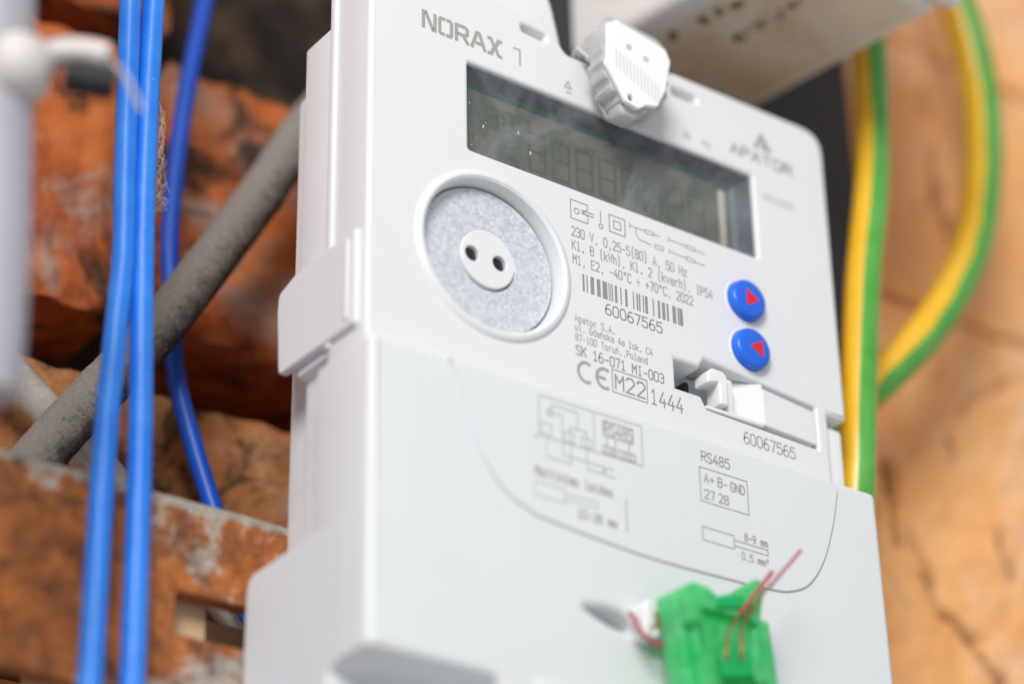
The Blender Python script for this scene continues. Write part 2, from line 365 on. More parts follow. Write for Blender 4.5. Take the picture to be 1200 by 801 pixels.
GL = {  # stroke letters on a 4 x 6 grid, baseline 0
'0': ['0,1 0,5 1,6 3,6 4,5 4,1 3,0 1,0 0,1'], '1': ['.6,4.6 2,6 2,0', '.6,0 3.4,0'], '2': ['0,5 1,6 3,6 4,5 4,3.8 0,0 4,0'],
'3': ['0,5.2 1,6 3,6 4,5 4,4 3,3.2 1.5,3.2', '3,3.2 4,2.2 4,1 3,0 1,0 0,.8'], '4': ['2.6,6 0,1.8 4,1.8', '3,3.4 3,0'],
'5': ['3.8,6 .4,6 .2,3.4 1.2,3.8 3,3.8 4,2.8 4,1 3,0 1,0 0,.8'], '6': ['3.4,6 1.6,6 .4,4.4 0,2.4 0,1 1,0 3,0 4,1 4,2.4 3,3.4 1,3.4 0,2.4'],
'7': ['0,6 4,6 1.6,0'], '8': ['1,3.2 .2,4.2 .2,5.2 1,6 3,6 3.8,5.2 3.8,4.2 3,3.2 1,3.2', '1,3.1 0,2.2 0,1 1,0 3,0 4,1 4,2.2 3,3.1'],
'9': ['.6,0 2.4,0 3.6,1.6 4,3.6 4,5 3,6 1,6 0,5 0,3.6 1,2.6 3,2.6 4,3.6'],
'A': ['0,0 2,6 4,0', '.8,2 3.2,2'], 'B': ['0,0 0,6 3,6 4,5.2 4,4 3,3.2 0,3.2', '3,3.2 4,2.3 4,.9 3,0 0,0'], 'C': ['4,5 3,6 1,6 0,5 0,1 1,0 3,0 4,1'],
'D': ['0,0 0,6 2.6,6 4,4.6 4,1.4 2.6,0 0,0'], 'E': ['4,6 0,6 0,0 4,0', '0,3.1 3.2,3.1'], 'G': ['4,5 3,6 1,6 0,5 0,1 1,0 3,0 4,1 4,2.8 2.4,2.8'],
'H': ['0,0 0,6', '4,0 4,6', '0,3.1 4,3.1'], 'I': ['1,6 3,6', '2,6 2,0', '1,0 3,0'], 'K': ['0,0 0,6', '4,6 .2,2.8', '1.4,3.9 4,0'],
'M': ['0,0 0,6', '0,5.7 2,2.8 4,5.7', '4,6 4,0'], 'N': ['0,0 0,6', '0,5.6 4,.4', '4,0 4,6'], 'P': ['0,0 0,6 3,6 4,5.1 4,3.8 3,2.9 0,2.9'], 'R': ['0,0 0,6 3,6 4,5.1 4,4 3,3.1 0,3.1', '2.2,3.1 4,0'],
'O': ['0,1 0,5 1,6 3,6 4,5 4,1 3,0 1,0 0,1'], 'S': ['4,5.1 3,6 1,6 0,5.1 0,4.1 1,3.3 3,2.8 4,2 4,.9 3,0 1,0 0,.9'], 'T': ['0,6 4,6', '2,6 2,0'], 'V': ['0,6 2,0 4,6'],
'W': ['0,6 .9,0 2,4 3.1,0 4,6'], 'X': ['0,0 4,6', '0,6 4,0'],
'a': ['.4,3.6 1.2,4 3,4 3.8,3.2 3.8,0', '3.8,2.4 1.2,2.4 .2,1.8 .2,.7 1.2,0 2.6,0 3.8,.9'], 'd': ['3.8,6 3.8,0', '3.8,3 2.8,4 1.2,4 .2,3 .2,1 1.2,0 2.8,0 3.8,1'],
'e': ['.3,2.2 3.8,2.2 3.8,3.1 2.8,4 1.2,4 .2,3.1 .2,1 1.2,0 3,0 3.7,.6'], 'h': ['.3,0 .3,6', '.3,2.8 1.4,4 2.8,4 3.7,3.2 3.7,0'], 'i': ['1,4 2.1,4 2.1,0', '.8,0 3.4,0', '2.1,5.4 2.1,6'],
'k': ['.4,0 .4,6', '3.6,4 .6,1.7', '1.6,2.5 3.8,0'], 'l': ['.9,6 2,6 2,0', '.8,0 3.2,0'], 'm': ['0,0 0,4', '0,3.3 .7,4 1.4,4 2,3.3 2,0', '2,3.3 2.7,4 3.4,4 4,3.3 4,0'],
'n': ['.3,0 .3,4', '.3,2.8 1.4,4 2.8,4 3.7,3.2 3.7,0'], 'o': ['.2,1 .2,3 1.2,4 2.8,4 3.8,3 3.8,1 2.8,0 1.2,0 .2,1'], 'p': ['.3,-1.6 .3,4', '.3,3 1.3,4 2.8,4 3.8,3 3.8,1 2.8,0 1.3,0 .3,1'],
'r': ['.8,0 .8,4', '.8,2.6 2,4 3.6,4'], 's': ['3.6,3.5 2.8,4 1.2,4 .4,3.3 1,2.3 3,1.8 3.7,.9 2.8,0 1.1,0 .3,.6'], 't': ['1.5,5.6 1.5,.9 2.3,0 3.7,0', '.3,4 3.5,4'],
'u': ['.3,4 .3,.9 1.2,0 2.6,0 3.7,1', '3.7,4 3.7,0'], 'v': ['.2,4 2,0 3.8,4'], 'w': ['0,4 .9,0 2,3 3.1,0 4,4'], 'z': ['.4,4 3.6,4 .4,0 3.6,0'],
'\u0144': ['.3,0 .3,4', '.3,2.8 1.4,4 2.8,4 3.7,3.2 3.7,0', '1.8,4.9 2.8,6'],
'.': ['1.8,0 2.2,0 2.2,.4 1.8,.4 1.8,0'], ',': ['2.2,.6 1.6,-1'], '-': ['.4,2.6 3.6,2.6'], '+': ['.3,2.6 3.7,2.6', '2,.9 2,4.3'], '(': ['3,7 1.8,5.4 1.8,.4 3,-1'],
')': ['1,7 2.2,5.4 2.2,.4 1,-1'], '\u00b0': ['1.2,4.6 1.2,5.6 1.8,6 2.4,6 2.9,5.6 2.9,4.6 2.4,4.2 1.8,4.2 1.2,4.6'], '\u00f7': ['.3,2.6 3.7,2.6', '2,4.2 2,4.6', '2,.6 2,1'],
'\u00b2': ['.6,5.6 1.2,6 2.2,6 2.8,5.5 2.8,5 .6,3.2 2.9,3.2']}
def text_lines(s, x0, x1, z, h):
    """monospaced stroke text filling x0..x1, baseline z, cap height h"""
    n = len(s); adv = (x1-x0)/(n-0.28); gw = adv*0.72; L = []
    for i, ch in enumerate(s):
        for st in GL.get(ch, []):
            L.append([(x0+i*adv+float(p.split(',')[0])/4*gw, z+float(p.split(',')[1])/6*h) for p in st.split()])
    return L
def text(s, x0, x1, z, h, parent, y=-0.03, w=None, mat='print_ink', name='printed_text'):
    return ribbons(name, text_lines(s, x0, x1, z, h), w or h*0.13, y, mat, parent)
def arc(cx, cz, r, a0, a1, n=16, rz=None):
    return [(cx+r*math.cos(math.radians(a0+(a1-a0)*k/n)), cz+(rz or r)*math.sin(math.radians(a0+(a1-a0)*k/n))) for k in range(n+1)]
def rect(x0, x1, z0, z1): return [(x0, z0), (x1, z0), (x1, z1), (x0, z1), (x0, z0)]

# ------------------------------------------------------------------ setting: old brick wall
def brick_geo(x0, x1, z0, z1, yf, depth, seed, cracks=(), amp=1.0, nx=None, step=4.0):
    nx = max(4, int((x1-x0)/step)); nz = max(3, int((z1-z0)/step))
    vs_ = []; dirt_shade = []; fs = []
    for j in range(nz+1):
        for i in range(nx+1):
            u, w = i/nx, j/nz; x = x0+(x1-x0)*u; z = z0+(z1-z0)*w
            e = min(u*(x1-x0), (1-u)*(x1-x0), w*(z1-z0), (1-w)*(z1-z0))
            y = yf+amp*(1.3*noise.noise(Vector((x*.04, z*.05, seed)))+0.9*noise.noise(Vector((x*.15, z*.17, seed+9))))
            y += amp*0.45*noise.noise(Vector((x*.42, z*.45, seed+13)))
            y += 2.6*math.exp(-e/2.2)*(0.8+0.6*noise.noise(Vector((x*.09, z*.09, seed+3))))
            dd = 0.0
            for pl, rad_, dep in cracks:
                dm = 1e9
                for a, b in zip(pl[:-1], pl[1:]):
                    A_, B_ = Vector(a), Vector(b); q = Vector((x+2.6*noise.noise(Vector((x*.13, z*.13, seed+31)))+1.2*noise.noise(Vector((x*.4, z*.4, 3))), z+2.6*noise.noise(Vector((x*.13, z*.13, seed+47))))); t = max(0, min(1, (q-A_).dot(B_-A_)/(B_-A_).length_squared)); dm = min(dm, (q-(A_+(B_-A_)*t)).length)
                r2 = rad_*(0.38+1.0*abs(noise.noise(Vector((x*.22, z*.22, seed+20)))))
                s = max(0, 1-dm/r2)
                y += dep*s; dd = max(dd, min(1, s*1.2))
            jx = 1.2*noise.noise(Vector((x*.1, z*.1, seed+5))) if i in (0, nx) else 0
            jz = 1.2*noise.noise(Vector((x*.1, z*.1, seed+6))) if j in (0, nz) else 0
            vs_.append((x+jx, y, z+jz)); dirt_shade.append(dd)
    N = len(vs_)
    for j in range(nz):
        for i in range(nx):
            a = j*(nx+1)+i; fs.append((a, a+1, a+nx+2, a+nx+1))
    rim = [i for i in range(nx+1)]+[j*(nx+1)+nx for j in range(1, nz+1)]+[nz*(nx+1)+i for i in range(nx-1, -1, -1)]+[j*(nx+1) for j in range(nz-1, 0, -1)]
    for r in rim: vs_.append((vs_[r][0], yf+depth, vs_[r][2])); dirt_shade.append(0)
    m = len(rim)
    for k in range(m): fs.append((rim[k], N+k, N+(k+1) % m, rim[(k+1) % m]))
    fs.append(tuple(N+k for k in range(m)))
    return vs_, fs, dirt_shade
def brick(parent, x0, x1, z0, z1, yf, depth, seed, mat, cracks=(), amp=1.0, step=5.0):
    v, f, d = brick_geo(x0, x1, z0, z1, yf, depth, seed, cracks, amp, step=step)
    o = link_mesh('brick', v, f, mat, parent, 50)
    at = o.data.attributes.new('dirt_shade', 'FLOAT', 'POINT'); at.data.foreach_set('value', d)
    return o
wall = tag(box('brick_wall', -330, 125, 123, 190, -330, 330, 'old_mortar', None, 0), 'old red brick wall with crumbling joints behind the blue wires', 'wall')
holes_at = [(-17, 60)]
course = 79.0
sd = 1
for r in range(-4, 4):
    z0 = 21.0+r*course; z1 = z0+(62 if r == -1 else 70)
    off = (-34.0 if r % 2 == 0 else 82.0)
    for c in range(-2, 3):
        x0 = off+c*258-252+4; x1 = x0+250
        x0 = max(x0, -328); x1 = min(x1, 123)
        if x1-x0 < 30: continue
        sd += 1
        if r == 1 and x0 < 10 < x1:      # the broken course above: half a brick is missing
            if -20-x0 > 20: brick(wall, x0, -24, z0, z1, 94+random.uniform(-1, 2), 30, sd, 'red_brick', step=3.0)
            if x1-62 > 20: brick(wall, 62, x1, z0, z1, 95, 30, sd+40, 'red_brick')
            continue
        mt = 'red_brick' if r >= 0 else 'pale_brick'
        near = r in (-1, 0) and x0 < 40 and x1 > -90
        brick(wall, x0, x1, z0, z1, 94+random.uniform(-1.5, 1.5), 30, sd, mt, amp=2.4 if near else 1.5, step=2.6 if near else 9.0)

box('void_shade_back', -23.5, 61, 118, 122.5, 97, 173, 'void_shade', wall, 0)  # near-black backing paints the shade inside the missing-brick gap
pier = tag(box('brick_pier', 118, 420, 53, 200, -330, 420, 'orange_mortar', None, 0), 'orange brick pier with dark cracks beside the striped earth wires', 'wall')
CR = [([(157, -14), (162, -19), (167.5, -22.6), (171, -27), (177.2, -33.4), (179, -42)], 3.2, 5), ([(147.5, 14), (148.5, 6), (149.5, -4)], 3.8, 4),
      ([(175, 112), (176.5, 100), (178.5, 86)], 3.4, 5), ([(174, 132), (178, 126)], 4.6, 4), ([(174, 36), (184, 43), (199, 53), (212, 55)], 1.4, 2), ([(170, 27), (172, 23)], 2.8, 3),
      ([(184, 5), (186, -6)], 2.0, 3)]
zc = [-330, -250, -170, -92, -62, 64, 146, 226, 306, 400]
for i in range(len(zc)-1):
    z0, z1 = zc[i]+0.8, zc[i+1]-0.8
    cuts = [119, 262, 418] if i % 2 else [119, 330, 418]
    for a, b in zip(cuts[:-1], cuts[1:]):
        sd += 1; vis = z1 > -60 and z0 < 220 and a < 260
        brick(pier, a+0.8, b-0.8, z0, z1, 45.6+random.uniform(-.3, .3), 30, sd, 'orange_brick', CR if vis else (), 1.0, 1.5 if vis else 10)

# ------------------------------------------------------------------ rusty rail the meter is screwed to
rail = empty('mounting_rail', (0, 41, -90), 'rusty flat steel rail with a slot passing behind the meter', 'rail')
ro = []
for k in range(61): ro.append((-230+k*6, -89.0+0.5*noise.noise(Vector((k*.5, 1, 0)))))
for k in range(61): ro.append((130-k*6, -48.2+0.35*noise.noise(Vector((k*.5, 7, 0)))))
slot = [(p[0]+0.25*noise.noise(Vector((p[0], p[1], 3))), p[1]+0.25*noise.noise(Vector((p[0], p[1], 8)))) for p in rpoly([(-44.5, -75.2, 1.2), (-14, -75.2, 3.5), (-14, -67.0, 3.5), (-44.5, -67.0, 1.2)])]
plate('rail_bar', ro, [slot], 39, 43, 0.7, 'rusty_steel', rail)
lathe('rail_bolt', [(0, -2.4), (3.6, -2.4), (4.2, -1.6), (4.2, 0.2)], (-110, 39, -68), 'rusty_steel', rail, 24)
wood = tag(box('wood_block', -60, -35.2, 44.5, 70, -92, -64, 'pine_wood', None, 0.5), 'small pale wood block seen through the slot of the rusty rail', 'wood block')
tag(box('wood_strip', -34.2, 20, 52, 66, -90, -65.0, 'pine_wood', None, 0.6), 'pale wooden strip deep behind the slot of the rail', 'wood strip')

# ------------------------------------------------------------------ electricity meter
meter = empty('electricity_meter', (30.7, 16, -118), 'light grey electricity meter with display, round optical port and two blue buttons', 'meter')
HB = 'light_grey_plastic'
x0, x1, zt, zb = -29.2, 90.7, 61.9, -34.0
outer = rpoly([(x0, zb, 1), (x0, zt, 5), (13, zt, 3), (19.5, 55.2, 2.5), (46.0, 55.2, 2), (46.8, 61.9, 2), (x1, zt, 6), (x1, -10.2, 0.6), (85.4, -10.2), (85.4, zb, 1)])
disp = rpoly([(-5.7, 22.6, .6), (69, 22.6, .6), (69, 43.2, .6), (-5.7, 43.2, .6)], 3)
latch = [(44.4, -15.7), (50.9, -15.7), (52.3, -18.2), (82.2, -19.0), (82.2, -9.4), (52.3, -7.0), (50.9, -9.3), (44.4, -9.3)]
slotL = rpoly([(7.9, 56.6, .7), (14.2, 56.2, .7), (14.2, 57.9, .7), (7.9, 58.3, .7)], 3)
slotR = rpoly([(47.6, 56.2, .7), (54.4, 56.2, .7), (54.4, 58.0, .7), (47.6, 58.0, .7)], 3)
housing = plate('front_housing', outer, [disp, circ(0, 0, 16.9, 72), latch, slotL, slotR], 0, 13.8, 0.9, HB, meter)
box('slot_floor', 6, 16, 2.2, 4, 55.5, 59, HB, housing, 0); box('slot_floor', 46, 56, 2.2, 4, 55.5, 59, HB, housing, 0)
# step line along the side, then the base shell
plate('base_shell', rpoly([(-26.6, -112, 2), (-26.6, -25, .3), (-28.6, -24.4, .3), (-28.6, 51.2, 1.2), (-20, 60, 4), (82, 60, 4), (89, 51, 2), (89, -112, 2)]), [], 14.1, 25.2, 0.6, HB, meter)
plate('back_plate', rpoly([(-22, -112, 2), (-22, 50, 3), (83, 50, 3), (83, -112, 2)]), [], 25.4, 38.6, 0.8, HB, meter)
tab = plate('hanging_tab', rpoly([(-8, 54, 1), (-8, 76, 6), (18.0, 76, 9), (23.0, 54, 1)], 10), [circ(5, 70.5, 1.8, 24)], 4.0, 11.0, 1.6, HB, meter)
box('side_rib', -30.0, -28.9, 11.8, 13.6, -24, 64, HB, meter, 0.5)
# side clip gripping housing and base
plate('side_clip', rpoly([(2.4, -23.2, .6), (29.5, -22.4, 1.4), (30.6, -8, .5), (30.2, -4.2, 2.0), (24.4, -2.6, 1.0), (2.4, -2.8, .6)]), [], -30.3, -28.4, 0.45, HB, meter, 'X')
box('clip_rib', -30.75, -29.6, 4.6, 5.6, -21.4, -4.2, HB, meter, 0.3)

# display window
dw = box('display_well', -8, 72, 9.0, 10.5, 20, 46, 'dark_bezel', meter, 0)
def frame(name, x0, x1, z0, z1, x2, x3, z2, z3, y0, y1, mat, parent):
    v = [(x0, y0, z0), (x1, y0, z0), (x1, y0, z1), (x0, y0, z1), (x2, y1, z2), (x3, y1, z2), (x3, y1, z3), (x2, y1, z3)]
    return link_mesh(name, v, [(0, 1, 5, 4), (1, 2, 6, 5), (2, 3, 7, 6), (3, 0, 4, 7)], mat, parent, 0)
frame('bezel_frame', -5.5, 68.8, 22.8, 43.0, -4.2, 66.4, 23.8, 41.2, 0.9, 3.2, 'dark_bezel', dw)
frame('bezel_inset', -4.2, 66.4, 23.8, 41.2, -3.4, 65.4, 24.4, 40.2, 3.2, 3.9, 'lcd_edge', dw)
box('lcd_panel', -4.2, 66.4, 3.9, 4.7, 23.8, 41.2, 'lcd_panel', dw, 0)
box('light_guide', 62.0, 63.6, 3.4, 3.88, 25.0, 38.8, 'pale_conduit_plastic', dw, 0.1)
seg = []
def digit(cx, cz, w, h):
    for s in ([(0, 0), (w, 0)], [(0, h/2), (w, h/2)], [(0, h), (w, h)], [(0, 0.4), (0, h/2-.4)], [(w, .4), (w, h/2-.4)], [(0, h/2+.4), (0, h-.4)], [(w, h/2+.4), (w, h-.4)]):
        seg.append([(cx+p[0], cz+p[1]) for p in s])
for i in range(3): digit(1.5+i*4.2, 33.2, 2.4, 4.6)
for i in range(8): digit(12+i*6.0, 26.4, 4.0, 9.0)
ribbons('lcd_digits', seg, 0.6, 3.86, 'lcd_segment', dw)
box('window_pane', -5.65, 68.95, 0.35, 0.85, 22.65, 43.15, 'window_glass', dw, 0.05)
# a few dust crumbs behind the pane
cv = []; cf = []
for k in range(12):
    cx = random.uniform(-5.0, -3.9) if k < 1 else random.uniform(-3, 16); cz = random.uniform(24, 40) if k < 5 else random.uniform(24.5, 39)
    s = random.uniform(.08, .2) if k >= 5 else random.uniform(.2, .5); yy = 2.0 if k < 5 else 3.7; b = len(cv)
    for dx, dy, dz in ((-s*.6, 0, -s), (s*.6, .05, -s*.7), (s*.4, 0, s), (-s*.4, -.1, s*.8), (0, -s*.5, 0)): cv.append((cx+dx, yy+dy, cz+dz))
    cf += [(b, b+1, b+4), (b+1, b+2, b+4), (b+2, b+3, b+4), (b+3, b, b+4)]
tag(link_mesh('dust_crumbs', cv, cf, 'cream_cap', dw, 0), None, None, None, 'stuff')

# optical port
port = lathe('optical_port', [(18.6, 0.05), (18.3, -0.35), (17.7, -0.75), (17.1, -0.75), (16.55, -0.35), (16.35, 0.3), (16.2, 3.6), (0.01, 3.6)], (0, 0, 0), HB, meter, 96)
lathe('zinc_ring', [(6.55, 3.5), (6.55, 2.55), (6.75, 2.4), (15.55, 2.4), (15.8, 2.6), (15.8, 3.5)], (0, 0, 0), 'felt_metal', port, 96)
plate('lens_disc', circ(-0.2, 0, 6.35, 64), [circ(-3.9, 0.1, 1.62, 28), circ(2.6, -0.1, 1.62, 28)], 1.75, 3.3, 0.25, HB, port)
for cx, cz in ((-3.9, .1), (2.6, -.1)):
    lathe('port_lens', [(0.01, 2.45), (0.8, 2.5), (1.3, 2.75), (1.7, 2.95)], (cx, 0, cz), 'lens_black', port, 28)

# buttons
for cx, cz, right in ((64.1, 10.1, True), (64.4, -1.4, False)):
    b = lathe('push_button', [(4.55, 0.6), (4.55, -1.3), (4.4, -1.75), (4.0, -2.05), (3.4, -2.2), (0.01, -2.3)], (cx, 0, cz), 'button_blue', meter, 48)
    lathe('button_collar', [(4.62, 0.1), (4.75, -0.18), (5.1, -0.18), (5.3, 0.05)], (cx, 0, cz), HB, b, 48)
    s = 1 if right else -1; xo = 0.35 if right else 0.5
    t = [(cx+xo-1.5*s, cz+2.05), (cx+xo-1.5*s, cz-2.05), (cx+xo+1.9*s, cz)]
    link_mesh('arrow_mark', [(p[0], y, p[1]) for y in (-2.32, -2.0) for p in t], [(0, 1, 2), (3, 4, 5), (0, 1, 4, 3), (1, 2, 5, 4), (2, 0, 3, 5)], 'mark_red', b, 0)

# latch pocket under the buttons
box('latch_pocket', 43, 86, 8.2, 9.4, -24, 3, HB, housing, 0)
link_mesh('latch_ramp', [(p[0], y, z) for z in (-17.3, -8.2) for p in ((52.6, 7.9), (67.5, 0.2), (67.5, 7.9)) for y in (p[1],)], [(0, 1, 2), (3, 4, 5), (0, 1, 4, 3), (1, 2, 5, 4), (2, 0, 3, 5)], HB, housing, 0)
plate('latch_bar', rpoly([(67.6, -17.5, .2), (81.7, -18.1, .3), (81.7, -10.5, .3), (67.6, -9.1, .2)]), [], 0.15, 5.0, 0.2, HB, housing)
hook = plate('latch_hook', rpoly([(52.2, -10.4, .5), (53.4, -8.9, 1.0), (56.4, -8.9, 1.2), (57.4, -9.8, .8), (57.4, -16.6, .6), (55.2, -16.6, .5), (55.2, -11.6, .4), (52.2, -12.6, .5)]), [], -0.8, 3.6, 0.4, 'white_plastic', meter)
box('hook_stem', 57.9, 59.9, 0.6, 5.5, -17.2, -9.4, 'white_plastic', hook, 0.4)
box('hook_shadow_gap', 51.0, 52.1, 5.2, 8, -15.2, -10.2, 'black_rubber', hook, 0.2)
box('latch_sill', 52.2, 67.4, 0.1, 2.6, -18.1, -17.35, HB, hook, 0.2)
box('corner_foot', 86.0, 91.0, 2.2, 13.6, -31, -11.6, 'white_plastic', meter, 0.8)

# terminal cover
CV = 'cover_plastic'
cov_out = rpoly([(-31.2, -89.5, 1.6), (-31.2, -28.4, 1.2), (92.4, -28.4, 1.6), (93.6, -118, 2), (-3.0, -118, 1), (-3.0, -89.5, 3.0)])
groove_pts = [(-14.5, -28.0), (-10.6, -36.5), (-7.9, -45.0), (-2.6, -52.2), (3.6, -55.2), (7.6, -56.0), (29.5, -57.6), (50, -57.4), (60.4, -57.0), (66.2, -56.2), (71.5, -53.4), (75.9, -47.2), (79.2, -38.5), (81.3, -30)]
gp = [Vector((p[0], 0, p[1])) for p in groove_pts]; gs = spline(gp, 8)
recess = [(21.6+5.6*math.cos(a), -72.2-0.12*5.6*math.cos(a)+(0.35+1.75*(0.5+0.5*math.cos(a))**0.7)*math.sin(a)) for a in [2*math.pi*k/36 for k in range(36)]]
knock = []
cover = plate('terminal_cover', cov_out, [recess], -5, 14.4, 1.5, CV, meter)
# label field: a slightly raised skin whose curved rim reads as a fine line
field = [(p.x, p.z) for p in gs]
plate('label_field', field[:]+[(81.3, -29.6), (-14.4, -29.6)], [], -5.25, -4.6, 0.15, CV, cover)
tube('field_groove_shade', [(p.x+0.05, -5.02, p.z-0.25) for p in gs[18:-1]], lambda t: 0.03+0.25*min(1, t*2.5), 'groove_shade', cover, 1, 8)  # thin grey bead paints the groove's shade along the field rim
plate('side_flange', rpoly([(2.0, -62.0), (37.0, -62.0, 3.6), (37.0, -118, 1), (7.6, -118, 1), (7.6, -90.0, 1.2), (2.0, -88.6)]), [], -31.26, -2.9, 0.5, CV, cover, 'X')
box('cable_knockout', 3.8, 40, -5.22, -4.0, -117, -87.6, CV, cover, 0.5)
rf = [(p[0], p[1]) for p in recess]
link_mesh('screw_recess', [(13, -4.4, -78), (31, 8.0, -78), (31, 8.0, -64), (13, -4.4, -64)], [(0, 1, 2, 3)], CV, cover, 0)
lug = plate('sealing_lug', rpoly([(26.2, -76.2, 1.2), (29.6, -76.2, 1.2), (30.4, -69.0, 1.4), (26.6, -68.6, 1.4)]), [circ(28.2, -74.6, .55, 14)], -9.2, -4.4, 0.5, 'white_plastic', cover)

# print on the housing
Y0 = -0.03
NL = {'N': ['0,0 0,6 .9,6 3.6,0 4.4,0 4.4,6'], 'O': ['1.7,6 .4,6 0,5.4 0,.6 .4,0 1.4,0', '2.9,0 4.1,0 4.5,.6 4.5,5.4 4.1,6 3.1,6'], 'R': ['0,0 0,6 3.4,6 4.2,5.4 4.2,3.4 3.4,2.7 1.0,2.7', '2.4,2.6 4.4,0'],
      'A': ['0,0 1.9,6 2.9,6 4.9,0', '1.9,1.9 3.9,1.9'], 'X': ['0,6 1,6 2.3,3 1,0 0,0', '4.8,6 3.9,6 2.6,3 3.9,0 4.8,0']}
LL = []; cx = -16.6
for ch in 'NORAX':
    for st in NL[ch]: LL.append([(cx+float(p.split(',')[0])*0.635, 47.6+float(p.split(',')[1])*0.62) for p in st.split()])
    cx += {'N': 3.95, 'O': 4.05, 'R': 3.85, 'A': 4.1, 'X': 3.9}[ch]
ribbons('brand_lettering', LL, 0.82, Y0, 'logo_ink', meter)
ribbons('brand_numeral', [[(5.7, 51.3), (7.2, 51.3), (7.2, 47.6)]], 0.42, Y0, 'logo_ink', meter)
link_mesh('maker_emblem', [(p[0], Y0, p[1]) for p in [(72.3, 55.6), (70.0, 51.0), (71.2, 51.0), (72.3, 53.2), (72.6, 52.4), (71.9, 51.0), (75.4, 51.0)]], [(0, 1, 2, 3), (0, 3, 4, 6), (4, 5, 6)], 'logo_ink', meter, 0)
text('APATOR', 63.3, 80.6, 47.2, 2.5, meter, w=0.55, mat='logo_ink', name='maker_lettering')
text('001020', 71.8, 80.2, 38.2, 1.5, meter, mat='faded_ink')
ribbons('display_mark', [[(18.6, 46.7), (19.4, 48.3), (20.2, 46.7), (18.6, 46.7)], [(19, 45.6), (20.2, 45.6)]], .35, Y0, 'faded_ink', meter)
ribbons('display_mark', [[(50, 46.4), (52, 46.4)], [(50.4, 47.4), (51.6, 47.4)]], .4, Y0, 'faded_ink', meter)
ribbons('display_mark', [[(55, 46.9), (57, 45.5)], [(56, 47.4), (57.6, 46.4)]], .35, Y0, 'faded_ink', meter)
sy = [[(21.6, 19.6), (19.1, 19.6), (19.1, 15.2), (23.4, 15.2), (23.4, 16.6)], [(21.6, 19.6), (23.4, 19.6), (23.4, 18.6)], arc(20.6, 17.3, .62, 0, 360, 16), [(21.8, 17.9), (24.9, 17.9)], [(21.8, 17.2), (24.9, 17.2)], [(23.2, 18.4), (22.2, 17.6), (23.4, 16.9)]]
ribbons('connection_symbol', sy, .22, Y0, 'print_ink', meter)
ribbons('thermometer_symbol', [[(26.7, 19.3), (26.7, 16.4)], arc(26.7, 15.8, .5, 0, 360, 14)], .22, Y0, 'print_ink', meter)
ribbons('double_square_symbol', [rect(28.9, 32.9, 15.4, 19.4), rect(30.0, 31.8, 16.5, 18.3)], .24, Y0, 'print_ink', meter)
def resistor(x, z): return [rect(x, x+2.2, z-.4, z+.4)]
ribbons('circuit_symbol', [[(34.2, 19.2), (34.2, 18.0)], [(34.2, 18.6), (38.2, 18.6)]]+resistor(38.2, 18.6)+[[(40.4, 18.6), (42.0, 18.6)], [(35.8, 18.6), (35.8, 17.0), (36.6, 16.0), (39.6, 15.8)]]+resistor(40.6, 15.8), .24, Y0, 'faded_ink', meter)
ribbons('circuit_symbol', [[(44.4, 19.2), (44.4, 18.2)], [(44.4, 18.7), (49.0, 18.6)]]+resistor(49, 18.55)+[[(51.2, 18.5), (54, 18.4)], [(44.4, 16.3), (44.4, 15.4)], [(44.4, 15.8), (48.9, 15.7)]]+resistor(48.9, 15.7)+[[(51.1, 15.6), (54, 15.5)]], .24, Y0, 'faded_ink', meter)
text('230 V, 0,25-5(80) A, 50 Hz', 19.2, 48.8, 11.2, 2.1, meter, mat='faded_ink')
text('Kl. B (kWh), Kl. 2 (kvarh), IP54', 19.2, 55.4, 8.0, 2.05, meter, mat='faded_ink')
text('M1, E2, -40\u00b0C \u00f7 +70\u00b0C, 2022', 19.3, 50.0, 4.8, 2.05, meter, mat='faded_ink')
bars = [(21.5, 22.0), (22.5, 22.8), (23.5, 24.4), (25.1, 26.0), (26.5, 27.7), (28.0, 28.2), (28.4, 28.6), (28.8, 29.1), (29.6, 30.2), (31.0, 31.3), (32.2, 32.8), (34.2, 34.5), (35.1, 35.5), (35.7, 36.1), (36.7, 37.0), (37.3, 38.0), (39.3, 39.6), (40.6, 41.2), (41.7, 42.5), (42.9, 43.4), (44.4, 45.3), (45.7, 46.1), (46.2, 47.1)]
quads('barcode', [(a, b, -1.0, 3.0) for a, b in bars], Y0, 'print_ink', meter)
text('60067565', 27.1, 41.4, -4.4, 2.35, meter)
text('Apator S.A.', 19.3, 29.3, -8.4, 1.5, meter, mat='faded_ink')
text('ul. Gda\u0144ska 4a lok. C4', 19.3, 38.6, -10.4, 1.5, meter, mat='faded_ink')
text('87-100 Toru\u0144,,Poland', 19.3, 37.2, -12.7, 1.5, meter, mat='faded_ink')
text('SK 16-071 MI-003', 19.4, 41.2, -15.9, 2.1, meter)
ribbons('conformity_mark', [arc(21.7, -19.25, 1.95, 66, 294, 20, 2.15), arc(26.2, -19.25, 1.95, 66, 294, 20, 2.15), [(24.4, -19.25), (26.2, -19.25)]], 0.72, Y0, 'faded_ink', meter)
ribbons('inspection_frame', [rect(28.1, 36.8, -21.5, -16.5)], 0.22, Y0, 'print_ink', meter)
text('M22', 28.9, 36.2, -20.7, 3.3, meter, w=.36)
text('1444', 37.7, 45.8, -21.3, 3.3, meter, w=.32)
text('60067565', 61.6, 75.2, -23.3, 2.5, meter, mat='faded_ink')

